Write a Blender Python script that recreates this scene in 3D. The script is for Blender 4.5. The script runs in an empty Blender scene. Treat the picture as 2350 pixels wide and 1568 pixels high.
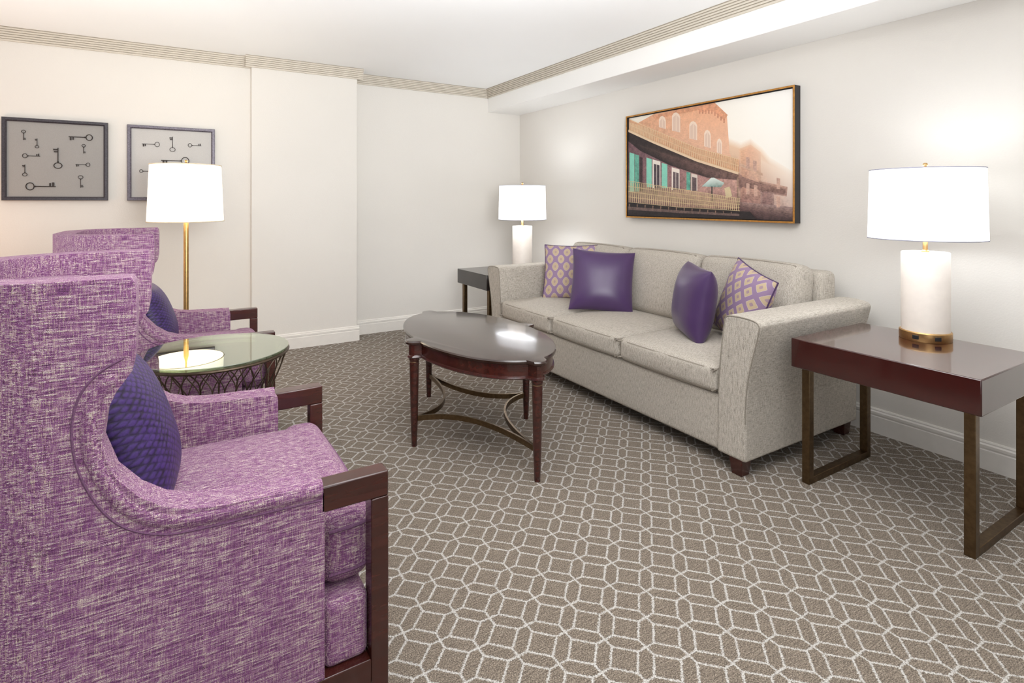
import bpy, bmesh, math, random
from mathutils import Vector, Matrix
random.seed(4)
SC = bpy.context.scene
COL = SC.collection
PI = math.pi
R = math.radians
H = 1.23; F = 1261.0; CX = 1175.0; CY = 462.0; TH = R(31.3)
SX, CXX = math.sin(TH), math.cos(TH)

def ray(px, py):
    a = (px-CX)/F
    return SX + a*CXX, CXX - a*SX, (CY-py)/F
def on_x(px, py, X):
    rx, ry, rz = ray(px, py); d = X/rx
    return Vector((X, d*ry, H+d*rz))
def on_y(px, py, Y):
    rx, ry, rz = ray(px, py); d = Y/ry
    return Vector((d*rx, Y, H+d*rz))

def s2l(c):
    c = c/255.0
    return c/12.92 if c <= 0.04045 else ((c+0.055)/1.055)**2.4
def rgb(r, g, b): return (s2l(r), s2l(g), s2l(b), 1.0)

# ------------------------------------------------------------------ materials
def newmat(name):
    m = bpy.data.materials.new(name); m.use_nodes = True
    nt = m.node_tree
    return m, nt, nt.nodes['Principled BSDF']
def N(nt, t, **kw):
    n = nt.nodes.new(t)
    for k, v in kw.items(): setattr(n, k, v)
    return n
def L(nt, a, b): nt.links.new(a, b)
def mth(nt, op, a, b=None, c=None):
    n = N(nt, 'ShaderNodeMath', operation=op)
    for i, v in enumerate((a, b, c)):
        if v is None: continue
        if isinstance(v, (int, float)): n.inputs[i].default_value = v
        else: L(nt, v, n.inputs[i])
    return n.outputs[0]
def ramp(nt, fac, stops, interp='LINEAR'):
    n = N(nt, 'ShaderNodeValToRGB'); cr = n.color_ramp; cr.interpolation = interp
    while len(cr.elements) < len(stops): cr.elements.new(0.5)
    for e, (p, c) in zip(cr.elements, stops): e.position = p; e.color = c
    L(nt, fac, n.inputs[0]); return n.outputs[0]
def mixc(nt, fac, a, b, blend='MIX'):
    n = N(nt, 'ShaderNodeMix', data_type='RGBA', blend_type=blend)
    if isinstance(fac, (int, float)): n.inputs[0].default_value = fac
    else: L(nt, fac, n.inputs[0])
    for i, v in ((6, a), (7, b)):
        if isinstance(v, tuple): n.inputs[i].default_value = v
        else: L(nt, v, n.inputs[i])
    return n.outputs[2]
def noise(nt, vec, scale, detail=2.0):
    n = N(nt, 'ShaderNodeTexNoise'); n.inputs['Scale'].default_value = scale; n.inputs['Detail'].default_value = detail
    if vec is not None: L(nt, vec, n.inputs['Vector'])
    return n.outputs['Fac']
def coords(nt, scale=(1, 1, 1), which='Object', rot=(0, 0, 0)):
    tc = N(nt, 'ShaderNodeTexCoord'); mp = N(nt, 'ShaderNodeMapping')
    mp.inputs['Scale'].default_value = scale; mp.inputs['Rotation'].default_value = rot
    L(nt, tc.outputs[which], mp.inputs[0]); return mp.outputs[0]
def bump(nt, b, h, strength, dist=0.002):
    n = N(nt, 'ShaderNodeBump'); n.inputs['Strength'].default_value = strength; n.inputs['Distance'].default_value = dist
    L(nt, h, n.inputs['Height']); L(nt, n.outputs[0], b.inputs['Normal'])

def plain(name, c, rough=0.5, metal=0.0, nz=0.06, nscale=30, coat=0.0, bmp=0.0):
    m, nt, b = newmat(name)
    v = coords(nt)
    f = noise(nt, v, nscale, 4)
    d = tuple(x*(1-nz*2) for x in c[:3])+(1,); l = tuple(min(1, x*(1+nz*2)) for x in c[:3])+(1,)
    L(nt, ramp(nt, f, [(0.3, d), (0.7, l)]), b.inputs['Base Color'])
    b.inputs['Roughness'].default_value = rough; b.inputs['Metallic'].default_value = metal
    b.inputs['Coat Weight'].default_value = coat; b.inputs['Coat Roughness'].default_value = 0.12
    if bmp: bump(nt, b, f, bmp)
    return m

def wood(name, dark, light, rough=0.22, coat=0.4, crough=0.1):
    m, nt, b = newmat(name)
    v = coords(nt, (3, 3, 40))
    v2 = coords(nt, (6, 60, 60))
    f = mth(nt, 'ADD', mth(nt, 'MULTIPLY', noise(nt, v2, 1.0, 5), 0.6), mth(nt, 'MULTIPLY', noise(nt, v, 1.0, 3), 0.4))
    L(nt, ramp(nt, f, [(0.35, dark), (0.65, light)]), b.inputs['Base Color'])
    b.inputs['Roughness'].default_value = rough
    b.inputs['Coat Weight'].default_value = coat; b.inputs['Coat Roughness'].default_value = crough
    return m

def tweed(name, ca, cb, k=1.0, bs=0.5, sheen=0.2, slub=0.2, bias=0.0):
    """woven slub fabric: threads running along X and along Z/Y"""
    m, nt, b = newmat(name)
    n1 = noise(nt, coords(nt, (30*k, 360*k, 360*k)), 1.0, 2)
    n2 = noise(nt, coords(nt, (360*k, 280*k, 36*k)), 1.0, 2)
    n3 = noise(nt, coords(nt), 560*k, 1)
    n4 = noise(nt, coords(nt, (90, 90, 4)), 1.0, 3)
    r1 = ramp(nt, n1, ca); r2 = ramp(nt, n2, cb)
    sel = ramp(nt, n3, [(0.43+bias, (0, 0, 0, 1)), (0.57+bias, (1, 1, 1, 1))])
    c = mixc(nt, sel, r1, r2)
    c2 = mixc(nt, ramp(nt, n4, [(0.44, (0, 0, 0, 1)), (0.62, (slub, slub, slub, 1))]), c, cb[1][1])
    L(nt, c2, b.inputs['Base Color'])
    b.inputs['Roughness'].default_value = 0.9
    b.inputs['Sheen Weight'].default_value = sheen
    h = mth(nt, 'ADD', mth(nt, 'ADD', n1, n2), n3)
    bump(nt, b, h, bs, 0.003)
    return m

M = {}
def wallmat(name, c, bs=0.25):
    m, nt, b = newmat(name)
    v = coords(nt)
    f = noise(nt, v, 140, 3)
    g = noise(nt, v, 1.2, 2)
    d = tuple(x*0.97 for x in c[:3])+(1,)
    L(nt, ramp(nt, g, [(0.3, d), (0.7, c)]), b.inputs['Base Color'])
    b.inputs['Roughness'].default_value = 0.75
    bump(nt, b, f, bs, 0.002)
    return m
M['wall'] = wallmat('wall_paint', rgb(224, 220, 213))
M['ceil'] = wallmat('ceiling_paint', rgb(250, 251, 251), 0.05)
M['soffit'] = wallmat('soffit_paint', rgb(243, 242, 239), 0.08)
M['crown'] = plain('crown_taupe', rgb(206, 198, 184), 0.6, nz=0.02)
M['base'] = plain('baseboard_paint', rgb(230, 226, 219), 0.45, nz=0.01)

def carpet():
    m, nt, b = newmat('carpet_lattice')
    tc = N(nt, 'ShaderNodeTexCoord')
    jn = N(nt, 'ShaderNodeTexNoise'); jn.inputs['Scale'].default_value = 230; jn.inputs['Detail'].default_value = 1
    L(nt, tc.outputs['Object'], jn.inputs['Vector'])
    vm = N(nt, 'ShaderNodeVectorMath', operation='MULTIPLY_ADD')
    L(nt, jn.outputs['Color'], vm.inputs[0]); vm.inputs[1].default_value = (0.012, 0.012, 0); L(nt, tc.outputs['Object'], vm.inputs[2])
    mp = N(nt, 'ShaderNodeMapping'); P = 0.112
    mp.inputs['Scale'].default_value = (1/P, 1/P, 1); mp.inputs['Rotation'].default_value = (0, 0, R(CARPET_ROT))
    L(nt, vm.outputs[0], mp.inputs[0])
    sp = N(nt, 'ShaderNodeSeparateXYZ'); L(nt, mp.outputs[0], sp.inputs[0])
    def fold(o): return mth(nt, 'ABSOLUTE', mth(nt, 'SUBTRACT', mth(nt, 'FRACT', mth(nt, 'ADD', o, 100.0)), 0.5))
    u, v = fold(sp.outputs[0]), fold(sp.outputs[1])
    mx = mth(nt, 'MAXIMUM', u, v)
    hsz = 0.315
    e1 = mth(nt, 'ABSOLUTE', mth(nt, 'SUBTRACT', mx, hsz))
    dg = mth(nt, 'MULTIPLY', mth(nt, 'ABSOLUTE', mth(nt, 'SUBTRACT', u, v)), 0.707)
    inside = mth(nt, 'LESS_THAN', mx, hsz)
    e2 = mth(nt, 'ADD', dg, inside)
    e = mth(nt, 'MINIMUM', e1, e2)
    line = ramp(nt, e, [(0.014, (1, 1, 1, 1)), (0.040, (0, 0, 0, 1))])
    hv = coords(nt, (30, 260, 60), rot=(0, 0, R(45)))
    hn = noise(nt, hv, 1.0, 2)
    hn2 = noise(nt, coords(nt), 280, 3)
    f = mth(nt, 'ADD', mth(nt, 'MULTIPLY', hn, 0.25), mth(nt, 'MULTIPLY', hn2, 0.75))
    pile = ramp(nt, f, [(0.38, rgb(76, 67, 57)), (0.52, rgb(120, 108, 95)), (0.64, rgb(158, 146, 131))])
    white = ramp(nt, hn2, [(0.3, rgb(152, 147, 140)), (0.65, rgb(212, 209, 204))])
    col = mixc(nt, mth(nt, 'MULTIPLY', line, ramp(nt, hn2, [(0.30, (0.5, 0.5, 0.5, 1)), (0.46, (0.95, 0.95, 0.95, 1))])), pile, white)
    L(nt, col, b.inputs['Base Color'])
    b.inputs['Roughness'].default_value = 0.95
    b.inputs['Sheen Weight'].default_value = 0.05
    bump(nt, b, mth(nt, 'ADD', f, mth(nt, 'MULTIPLY', line, 0.4)), 0.9, 0.004)
    return m
CARPET_ROT = 45
M['carpet'] = carpet()

M['tweed_p'] = tweed('purple_tweed',
    [(0.32, rgb(84, 46, 84)), (0.42, rgb(128, 74, 126)), (0.52, rgb(166, 122, 156)), (0.65, rgb(220, 207, 198))],
    [(0.32, rgb(102, 74, 72)), (0.43, rgb(120, 58, 116)), (0.54, rgb(156, 118, 130)), (0.67, rgb(206, 188, 170))], 1.2, 0.8, 0.02, 0.3, 0.02)
M['tweed_g'] = tweed('grey_tweed',
    [(0.30, rgb(130, 122, 111)), (0.46, rgb(170, 162, 150)), (0.64, rgb(206, 199, 188))],
    [(0.30, rgb(110, 103, 93)), (0.45, rgb(170, 162, 150)), (0.66, rgb(206, 199, 188))], 1.25, 0.4, 0.03, 0.1)
M['pipe_p'] = plain('purple_welt', rgb(108, 72, 102), 0.85, nz=0.15, nscale=300)
M['pipe_g'] = plain('grey_welt', rgb(140, 132, 121), 0.85, nz=0.1, nscale=300)
M['mahog'] = wood('mahogany', rgb(48, 19, 14), rgb(70, 29, 22), 0.25)
M['cherry'] = wood('polished_cherry', rgb(50, 17, 15), rgb(62, 22, 19), 0.16, 0.8, 0.06)
M['darktop'] = wood('dark_polished_wood', rgb(38, 22, 17), rgb(48, 28, 22), 0.2, 0.6, 0.1)
M['espresso'] = wood('espresso_wood', rgb(26, 20, 19), rgb(36, 27, 25), 0.25, 0.5)
M['bronze'] = plain('antique_bronze', rgb(106, 87, 64), 0.36, 1.0, 0.1, 60)
M['brass'] = plain('brass', rgb(198, 160, 108), 0.34, 1.0, 0.05, 60)
M['oldbrass'] = plain('aged_brass', rgb(176, 144, 94), 0.36, 1.0, 0.06, 60)
M['wire'] = plain('dark_wire', rgb(88, 74, 62), 0.4, 0.8, 0.1, 60)
M['black'] = plain('black_plastic', rgb(30, 28, 28), 0.4)
M['alab'] = plain('ivory_column', rgb(228, 219, 209), 0.45, nz=0.012, nscale=30)
M['gold'] = plain('gilt', rgb(190, 138, 70), 0.4, 0.7, 0.1, 60)
M['frameblk'] = plain('black_frame', rgb(40, 37, 38), 0.5)
M['keyframe'] = plain('charcoal_frame', rgb(52, 47, 54), 0.4, nz=0.25, nscale=120)
M['keyframe_lit'] = plain('charcoal_frame_lit', rgb(96, 90, 100), 0.4, 0.2, nz=0.2, nscale=120)  # dark frame with the floor lamp's light painted in as a lighter grey
M['mat'] = plain('grey_linen_mount', rgb(154, 152, 149), 0.9, nz=0.04, nscale=400)
M['mat_lit'] = plain('grey_linen_mount_lit', rgb(192, 190, 187), 0.9, nz=0.04, nscale=400)  # same grey linen, lamp light on it put into a lighter colour
M['iron'] = plain('old_iron', rgb(52, 45, 42), 0.6, 0.3, 0.2, 80)
M['satin'] = plain('purple_satin', rgb(70, 47, 88), 0.34, nz=0.03, nscale=12)
M['satin'].node_tree.nodes['Principled BSDF'].inputs['Sheen Weight'].default_value = 0.1

def velvet():
    m, nt, b = newmat('indigo_velvet')
    tc = N(nt, 'ShaderNodeTexCoord'); mp = N(nt, 'ShaderNodeMapping')
    mp.inputs['Scale'].default_value = (13, 22, 1); L(nt, tc.outputs['UV'], mp.inputs[0])
    sp = N(nt, 'ShaderNodeSeparateXYZ'); L(nt, mp.outputs[0], sp.inputs[0])
    cx = mth(nt, 'COSINE', mth(nt, 'MULTIPLY', sp.outputs[0], 2*PI)); cy = mth(nt, 'COSINE', mth(nt, 'MULTIPLY', sp.outputs[1], 2*PI))
    g = mth(nt, 'ABSOLUTE', mth(nt, 'ADD', cx, cy))
    nz = noise(nt, coords(nt), 60, 3)
    g2 = mth(nt, 'ADD', mth(nt, 'MULTIPLY', g, 0.3), mth(nt, 'MULTIPLY', nz, 1.1))
    L(nt, ramp(nt, g2, [(0.4, rgb(20, 9, 34)), (0.65, rgb(37, 19, 64)), (1.1, rgb(60, 35, 100))]), b.inputs['Base Color'])
    b.inputs['Roughness'].default_value = 0.5; b.inputs['Sheen Weight'].default_value = 0.07
    b.inputs['Sheen Tint'].default_value = rgb(160, 110, 190)
    bump(nt, b, g2, 0.45, 0.002)
    return m
M['velvet'] = velvet()
def lattice(name, sx, sy, four):
    m, nt, b = newmat(name)
    tc = N(nt, 'ShaderNodeTexCoord'); mp = N(nt, 'ShaderNodeMapping')
    mp.inputs['Scale'].default_value = (sx, sy, 1); L(nt, tc.outputs['UV'], mp.inputs[0])
    sp = N(nt, 'ShaderNodeSeparateXYZ'); L(nt, mp.outputs[0], sp.inputs[0])
    cx = mth(nt, 'COSINE', mth(nt, 'MULTIPLY', sp.outputs[0], 2*PI)); cy = mth(nt, 'COSINE', mth(nt, 'MULTIPLY', sp.outputs[1], 2*PI))
    g = mth(nt, 'ABSOLUTE', mth(nt, 'ADD', cx, cy))
    if four:
        pr = mth(nt, 'ABSOLUTE', mth(nt, 'MULTIPLY', mth(nt, 'SINE', mth(nt, 'MULTIPLY', sp.outputs[0], 2*PI)), mth(nt, 'SINE', mth(nt, 'MULTIPLY', sp.outputs[1], 2*PI))))
        g = mth(nt, 'SUBTRACT', g, mth(nt, 'MULTIPLY', pr, 0.55))
    gg = mth(nt, 'MULTIPLY', g, 0.5)
    mauve = rgb(142, 118, 148)
    if four: st = [(0.0, mauve), (0.28, rgb(192, 178, 174)), (0.36, rgb(186, 166, 136)), (0.88, rgb(158, 134, 144))]
    else: st = [(0.0, mauve), (0.36, rgb(192, 178, 176)), (0.43, rgb(184, 164, 136)), (0.92, rgb(166, 142, 138))]
    L(nt, ramp(nt, gg, st, 'CONSTANT'), b.inputs['Base Color'])
    b.inputs['Roughness'].default_value = 0.75
    bump(nt, b, noise(nt, coords(nt), 400, 1), 0.2, 0.002)
    return m
M['lat1'] = lattice('oval_lattice_fabric', 4.6, 3.5, False)
M['lat2'] = lattice('quatrefoil_fabric', 4.0, 4.0, True)

def shade_mat(name, c, st):
    m, nt, b = newmat(name)
    f = noise(nt, coords(nt, (1, 1, 1)), 220, 2)
    cc = ramp(nt, f, [(0.3, tuple(x*0.96 for x in c[:3])+(1,)), (0.7, c)])
    L(nt, cc, b.inputs['Base Color'])
    b.inputs['Roughness'].default_value = 0.9
    L(nt, cc, b.inputs['Emission Color'])
    b.inputs['Emission Strength'].default_value = st
    return m
M['shade_w'] = shade_mat('glowing_white_linen', rgb(252, 253, 255), 0.9)
M['shade_c'] = shade_mat('glowing_cream_linen', rgb(255, 248, 234), 0.78)
M['trim_c'] = plain('shade_hem', rgb(225, 208, 178), 0.8)
M['trim_w'] = plain('white_shade_hem', rgb(168, 168, 186), 0.8)

def glass():
    m, nt, b = newmat('clear_glass')
    nt.nodes.remove(b)
    out = nt.nodes['Material Output']
    tr = N(nt, 'ShaderNodeBsdfTransparent'); tr.inputs[0].default_value = (0.82, 0.90, 0.78, 1)
    gl = N(nt, 'ShaderNodeBsdfGlossy'); gl.inputs['Roughness'].default_value = 0.01; gl.inputs[0].default_value = (0.86, 0.90, 0.81, 1)
    fr = N(nt, 'ShaderNodeFresnel'); fr.inputs[0].default_value = 1.7
    f2 = mth(nt, 'MINIMUM', mth(nt, 'MULTIPLY', fr.outputs[0], 2.2), 0.9)
    mx = N(nt, 'ShaderNodeMixShader')
    L(nt, f2, mx.inputs[0]); L(nt, tr.outputs[0], mx.inputs[1]); L(nt, gl.outputs[0], mx.inputs[2]); L(nt, mx.outputs[0], out.inputs[0])
    return m
M['glass'] = glass()
def printmat():
    m, nt, b = newmat('printed_canvas')
    at = N(nt, 'ShaderNodeAttribute'); at.attribute_name = 'Col'
    bw = N(nt, 'ShaderNodeRGBToBW'); L(nt, at.outputs[0], bw.inputs[0])
    dark = ramp(nt, bw.outputs[0], [(0.20, (1, 1, 1, 1)), (0.55, (0, 0, 0, 1))])
    f = mth(nt, 'ADD', mth(nt, 'MULTIPLY', noise(nt, coords(nt, (1, 60, 140)), 1.0, 4), 0.5), mth(nt, 'MULTIPLY', noise(nt, coords(nt), 26, 4), 0.5))
    var = ramp(nt, f, [(0.34, (0.55, 0.52, 0.5, 1)), (0.5, (1.05, 1.05, 1.05, 1)), (0.66, (1.6, 1.55, 1.45, 1))])
    c = mixc(nt, dark, at.outputs[0], mixc(nt, 1.0, at.outputs[0], var, 'MULTIPLY'))
    L(nt, c, b.inputs['Base Color']); b.inputs['Roughness'].default_value = 0.6
    return m
M['print'] = printmat()

# ------------------------------------------------------------------ mesh helpers
def obj(name, bm, m, parent=None, world=False, bevel=0.0, seg=2, ang=35, solid=0.0):
    if world and parent is not None:
        bmesh.ops.translate(bm, vec=-Vector(parent.location), verts=bm.verts)
    bmesh.ops.recalc_face_normals(bm, faces=bm.faces)
    me = bpy.data.meshes.new(name); bm.to_mesh(me); bm.free()
    for p in me.polygons: p.use_smooth = True
    me.set_sharp_from_angle(angle=R(ang))
    me.materials.append(m)
    o = bpy.data.objects.new(name, me); COL.objects.link(o)
    if parent is not None: o.parent = parent
    if solid:
        s = o.modifiers.new('Solidify', 'SOLIDIFY'); s.thickness = solid; s.offset = 0; s.use_even_offset = True
    if bevel:
        bv = o.modifiers.new('Bevel', 'BEVEL'); bv.width = bevel; bv.segments = seg; bv.limit_method = 'ANGLE'; bv.angle_limit = R(40); bv.harden_normals = False
    return o
def thing(name, label, cat, loc=(0, 0, 0), rotz=0, group=None):
    o = bpy.data.objects.new(name, None); COL.objects.link(o)
    o.location = loc; o.rotation_euler = (0, 0, rotz); o['label'] = label; o['category'] = cat
    o.empty_display_size = 0.05
    if group: o['group'] = group
    return o
def tag(o, label, cat, group=None):
    o['label'] = label; o['category'] = cat
    if group: o['group'] = group
    return o
def struct(name, bm, m, **kw):
    o = obj(name, bm, m, **kw); o['kind'] = 'structure'; return o
def dup(root, loc, label):
    r = root.copy(); COL.objects.link(r); r.location = loc; r['label'] = label
    for ch in list(root.children):
        c = ch.copy(); COL.objects.link(c); c.parent = r
        for g in list(ch.children):
            d = g.copy(); COL.objects.link(d); d.parent = c
    return r
def B(): return bmesh.new()
def box(bm, x0, x1, y0, y1, z0, z1, mat=None):
    vs = [bm.verts.new((x, y, z)) for x in (x0, x1) for y in (y0, y1) for z in (z0, z1)]
    for f in ((0, 1, 3, 2), (4, 6, 7, 5), (0, 4, 5, 1), (2, 3, 7, 6), (0, 2, 6, 4), (1, 5, 7, 3)):
        bm.faces.new([vs[i] for i in f])
    if mat is not None: bmesh.ops.transform(bm, matrix=mat, verts=vs)
    return vs
def rbox(bm, c, s, r, puff=(0, 0, 0), mat=None, n=6, k=5):
    h = [x/2 for x in s]
    def ts(hh):
        a = [-hh + r*(1-math.cos(i/k*PI/2)) for i in range(k)]
        mid = [-(hh-r) + 2*(hh-r)*i/n for i in range(n+1)]
        return a+mid+[-x for x in reversed(a)]
    T = [ts(x) for x in h]
    vs = {}
    def gv(p):
        key = tuple(round(x, 6) for x in p)
        if key not in vs: vs[key] = bm.verts.new(p)
        return vs[key]
    for ax in range(3):
        b_, c_ = [(1, 2), (0, 2), (0, 1)][ax]
        for sg in (-1, 1):
            for i in range(len(T[b_])-1):
                for j in range(len(T[c_])-1):
                    q = []
                    for (ii, jj) in ((i, j), (i+1, j), (i+1, j+1), (i, j+1)):
                        p = [0, 0, 0]; p[ax] = sg*h[ax]; p[b_] = T[b_][ii]; p[c_] = T[c_][jj]; q.append(gv(p))
                    if len(set(q)) == 4: bm.faces.new(q)
    out = list(vs.values())
    for v in out:
        p = v.co.copy(); q = Vector([max(-(h[i]-r), min(h[i]-r, p[i])) for i in range(3)]); d = p-q
        if d.length > 1e-9: p = q+d.normalized()*r
        o = p.copy()
        for ax in range(3):
            if puff[ax]:
                b_, c_ = [(1, 2), (0, 2), (0, 1)][ax]
                wgt = max(0, 1-(p[b_]/h[b_])**2)*max(0, 1-(p[c_]/h[c_])**2)
                o[ax] += p[ax]/h[ax]*puff[ax]*wgt**0.7
        v.co = o
    mt = Matrix.Translation(c) @ (mat if mat is not None else Matrix())
    bmesh.ops.transform(bm, matrix=mt, verts=out)
    return out
def tube(bm, pts, r, seg=8, closed=False, rr=None):
    pts = [Vector(p) for p in pts]; n = len(pts); rings = []
    prev = None
    for i, p in enumerate(pts):
        a = pts[i-1] if (i > 0 or closed) else p
        b = pts[(i+1) % n] if (i < n-1 or closed) else p
        t = (b-a).normalized()
        if prev is None:
            up = Vector((0, 0, 1)) if abs(t.z) < 0.9 else Vector((1, 0, 0))
            u = t.cross(up).normalized()
        else:
            u = (prev - t*prev.dot(t)).normalized()
        prev = u; w = t.cross(u)
        ri = rr[i] if rr else r
        rings.append([bm.verts.new(p+u*ri*math.cos(2*PI*k/seg)+w*ri*math.sin(2*PI*k/seg)) for k in range(seg)])
    for i in range(n if closed else n-1):
        A, Bq = rings[i], rings[(i+1) % n]
        for k in range(seg): bm.faces.new((A[k], A[(k+1) % seg], Bq[(k+1) % seg], Bq[k]))
    if not closed:
        bm.faces.new(rings[0]); bm.faces.new(rings[-1])
def lathe(bm, prof, c=(0, 0, 0), seg=48, closed=False):
    rings = []
    for r, z in prof:
        if r < 1e-6: rings.append([bm.verts.new((c[0], c[1], c[2]+z))])
        else: rings.append([bm.verts.new((c[0]+r*math.cos(2*PI*k/seg), c[1]+r*math.sin(2*PI*k/seg), c[2]+z)) for k in range(seg)])
    n = len(rings)
    for i in range(n if closed else n-1):
        A, Bq = rings[i], rings[(i+1) % n]
        for k in range(seg):
            k2 = (k+1) % seg
            q = [A[k % len(A)], A[k2 % len(A)], Bq[k2 % len(Bq)], Bq[k % len(Bq)]]
            u = []
            for v in q:
                if v not in u: u.append(v)
            if len(u) > 2: bm.faces.new(u)
    if not closed:
        for rg in (rings[0], rings[-1]):
            if len(rg) > 2: bm.faces.new(rg)
def prism(bm, poly, fn, a0, a1):
    A = [bm.verts.new(fn(p, a0)) for p in poly]; Z = [bm.verts.new(fn(p, a1)) for p in poly]
    n = len(poly)
    for i in range(n): bm.faces.new((A[i], A[(i+1) % n], Z[(i+1) % n], Z[i]))
    bm.faces.new(A); bm.faces.new(list(reversed(Z)))
def cat(pts, n=6, closed=False):
    pts = [Vector(p) for p in pts]; out = []; m = len(pts)
    for i in range(m if closed else m-1):
        if closed: p0, p1, p2, p3 = pts[i-1], pts[i], pts[(i+1) % m], pts[(i+2) % m]
        else: p0, p1, p2, p3 = pts[max(i-1, 0)], pts[i], pts[i+1], pts[min(i+2, m-1)]
        for k in range(n):
            t = k/n
            out.append(0.5*((2*p1)+(p2-p0)*t+(2*p0-5*p1+4*p2-p3)*t*t+(3*p1-p0-3*p2+p3)*t**3))
    if not closed: out.append(pts[-1])
    return out
def ring(bm, r, z, tr, seg=64, k=6): tube(bm, [(r*math.cos(i*2*PI/seg), r*math.sin(i*2*PI/seg), z) for i in range(seg)], tr, k, True)

# ------------------------------------------------------------------ room shell
ZC = 2.396; XR = 3.176; YB = 5.06; YP = 4.866; YL = 4.925; PXL, PXR = 0.505, 1.357; XS = 2.781; ZS = 2.163
X0, Y0 = -3.2, -2.6
b = B(); box(b, X0, XR+0.1, Y0, YB+0.1, -0.06, 0); struct('floor', b, M['carpet'])
b = B(); box(b, X0, XR+0.1, Y0, YB+0.1, ZC, ZC+0.06); struct('ceiling', b, M['ceil'])
b = B(); box(b, XR, XR+0.1, Y0, YB+0.1, 0, ZC); struct('wall_right', b, M['wall'])
b = B(); box(b, PXR, XR, YB, YB+0.1, 0, ZC); struct('wall_back', b, M['wall'])
b = B(); box(b, PXL, PXR, YP, YB+0.1, 0, ZC); struct('wall_pillar', b, M['wall'], bevel=0.006)
b = B(); box(b, X0, PXL, YL, YB+0.1, 0, ZC); struct('wall_left', b, M['wall'])
b = B(); box(b, XS, XR, Y0, YB, ZS, ZC); struct('ceiling_soffit', b, M['soffit'], bevel=0.004)

cz0 = 2.308; hh = ZC-cz0
cprof = [(0, cz0)]
nr = 6
for i in range(nr):
    z = cz0+i*hh/nr; o_ = 0.014+0.006*i
    cprof += [(o_, z), (o_, z+hh/nr*0.7), (o_-0.007, z+hh/nr*0.75), (o_-0.007, z+hh/nr*0.98)]
cprof += [(0.05, ZC), (0, ZC)]
bprof = [(0, 0), (0.016, 0), (0.016, 0.088), (0.013, 0.092), (0.013, 0.098), (0.016, 0.100), (0.016, 0.112), (0.010, 0.118), (0.010, 0.124), (0.006, 0.13), (0, 0.13)]
def run_y(prof, Y, xa, xb): b = B(); prism(b, prof, lambda p, a: Vector((a, Y-p[0], p[1])), xa, xb); return b
def run_x(prof, X, ya, yb): b = B(); prism(b, prof, lambda p, a: Vector((X-p[0], a, p[1])), ya, yb); return b
struct('trim_1', run_y(cprof, YL, X0, PXL), M['crown'], ang=20)
struct('trim_2', run_y(cprof, YP, PXL-0.045, PXR+0.045), M['crown'], ang=20)
struct('trim_3', run_y(cprof, YB, PXR, XS), M['crown'], ang=20)
struct('trim_4', run_x(cprof, XS, Y0, YB), M['crown'], ang=20)
struct('baseboard_left', run_y(bprof, YL, X0, PXL), M['base'], ang=20)
struct('baseboard_pillar', run_y(bprof, YP, PXL-0.014, PXR+0.014), M['base'], ang=20)
struct('baseboard_back', run_y(bprof, YB, PXR, XR), M['base'], ang=20)
struct('baseboard_right', run_x(bprof, XR, Y0, YB), M['base'], ang=20)

# ------------------------------------------------------------------ sofa
sofa = thing('sofa', 'grey beige tweed three-seat sofa with flared arms along the right wall', 'sofa', (2.6, 2.67, 0))
SY0, SY1 = 1.53, 3.81
b = B(); rbox(b, (2.605, 2.67, 0.205), (0.93, 2.06, 0.26), 0.02); obj('base', b, M['tweed_g'], sofa, True)
armp = [(0.152, 0.075), (0.146, 0.35), (0.130, 0.55), (0.113, 0.67), (0.108, 0.698), (0.096, 0.711), (0.075, 0.716), (0.02, 0.718), (-0.035, 0.714), (-0.060, 0.706), (-0.070, 0.694), (-0.071, 0.680), (-0.060, 0.63), (-0.038, 0.55), (-0.015, 0.45), (-0.003, 0.35), (0.0, 0.25), (0.0, 0.075)]
armp = [(p.x, p.y) for p in cat([(y, z, 0) for y, z in armp], 3)]
for base, sg in ((SY0, 1), (SY1, -1)):
    b = B(); prism(b, armp, lambda p, a: Vector((a, base+sg*p[0], p[1])), 2.13, 3.06)
    a_ = obj('arm', b, M['tweed_g'], sofa, True, bevel=0.012, seg=3, ang=50)
    b = B(); tube(b, [(2.1315, base+sg*(p[0]*0.96+0.002), p[1]-0.003) for p in armp[3:-3]], 0.003, 6)
    obj('piping', b, M['pipe_g'], a_).location = -Vector(sofa.location)
b = B(); rbox(b, (3.0, 2.67, 0.46), (0.15, 2.06, 0.78), 0.035); obj('backrest', b, M['tweed_g'], sofa, True)
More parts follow.
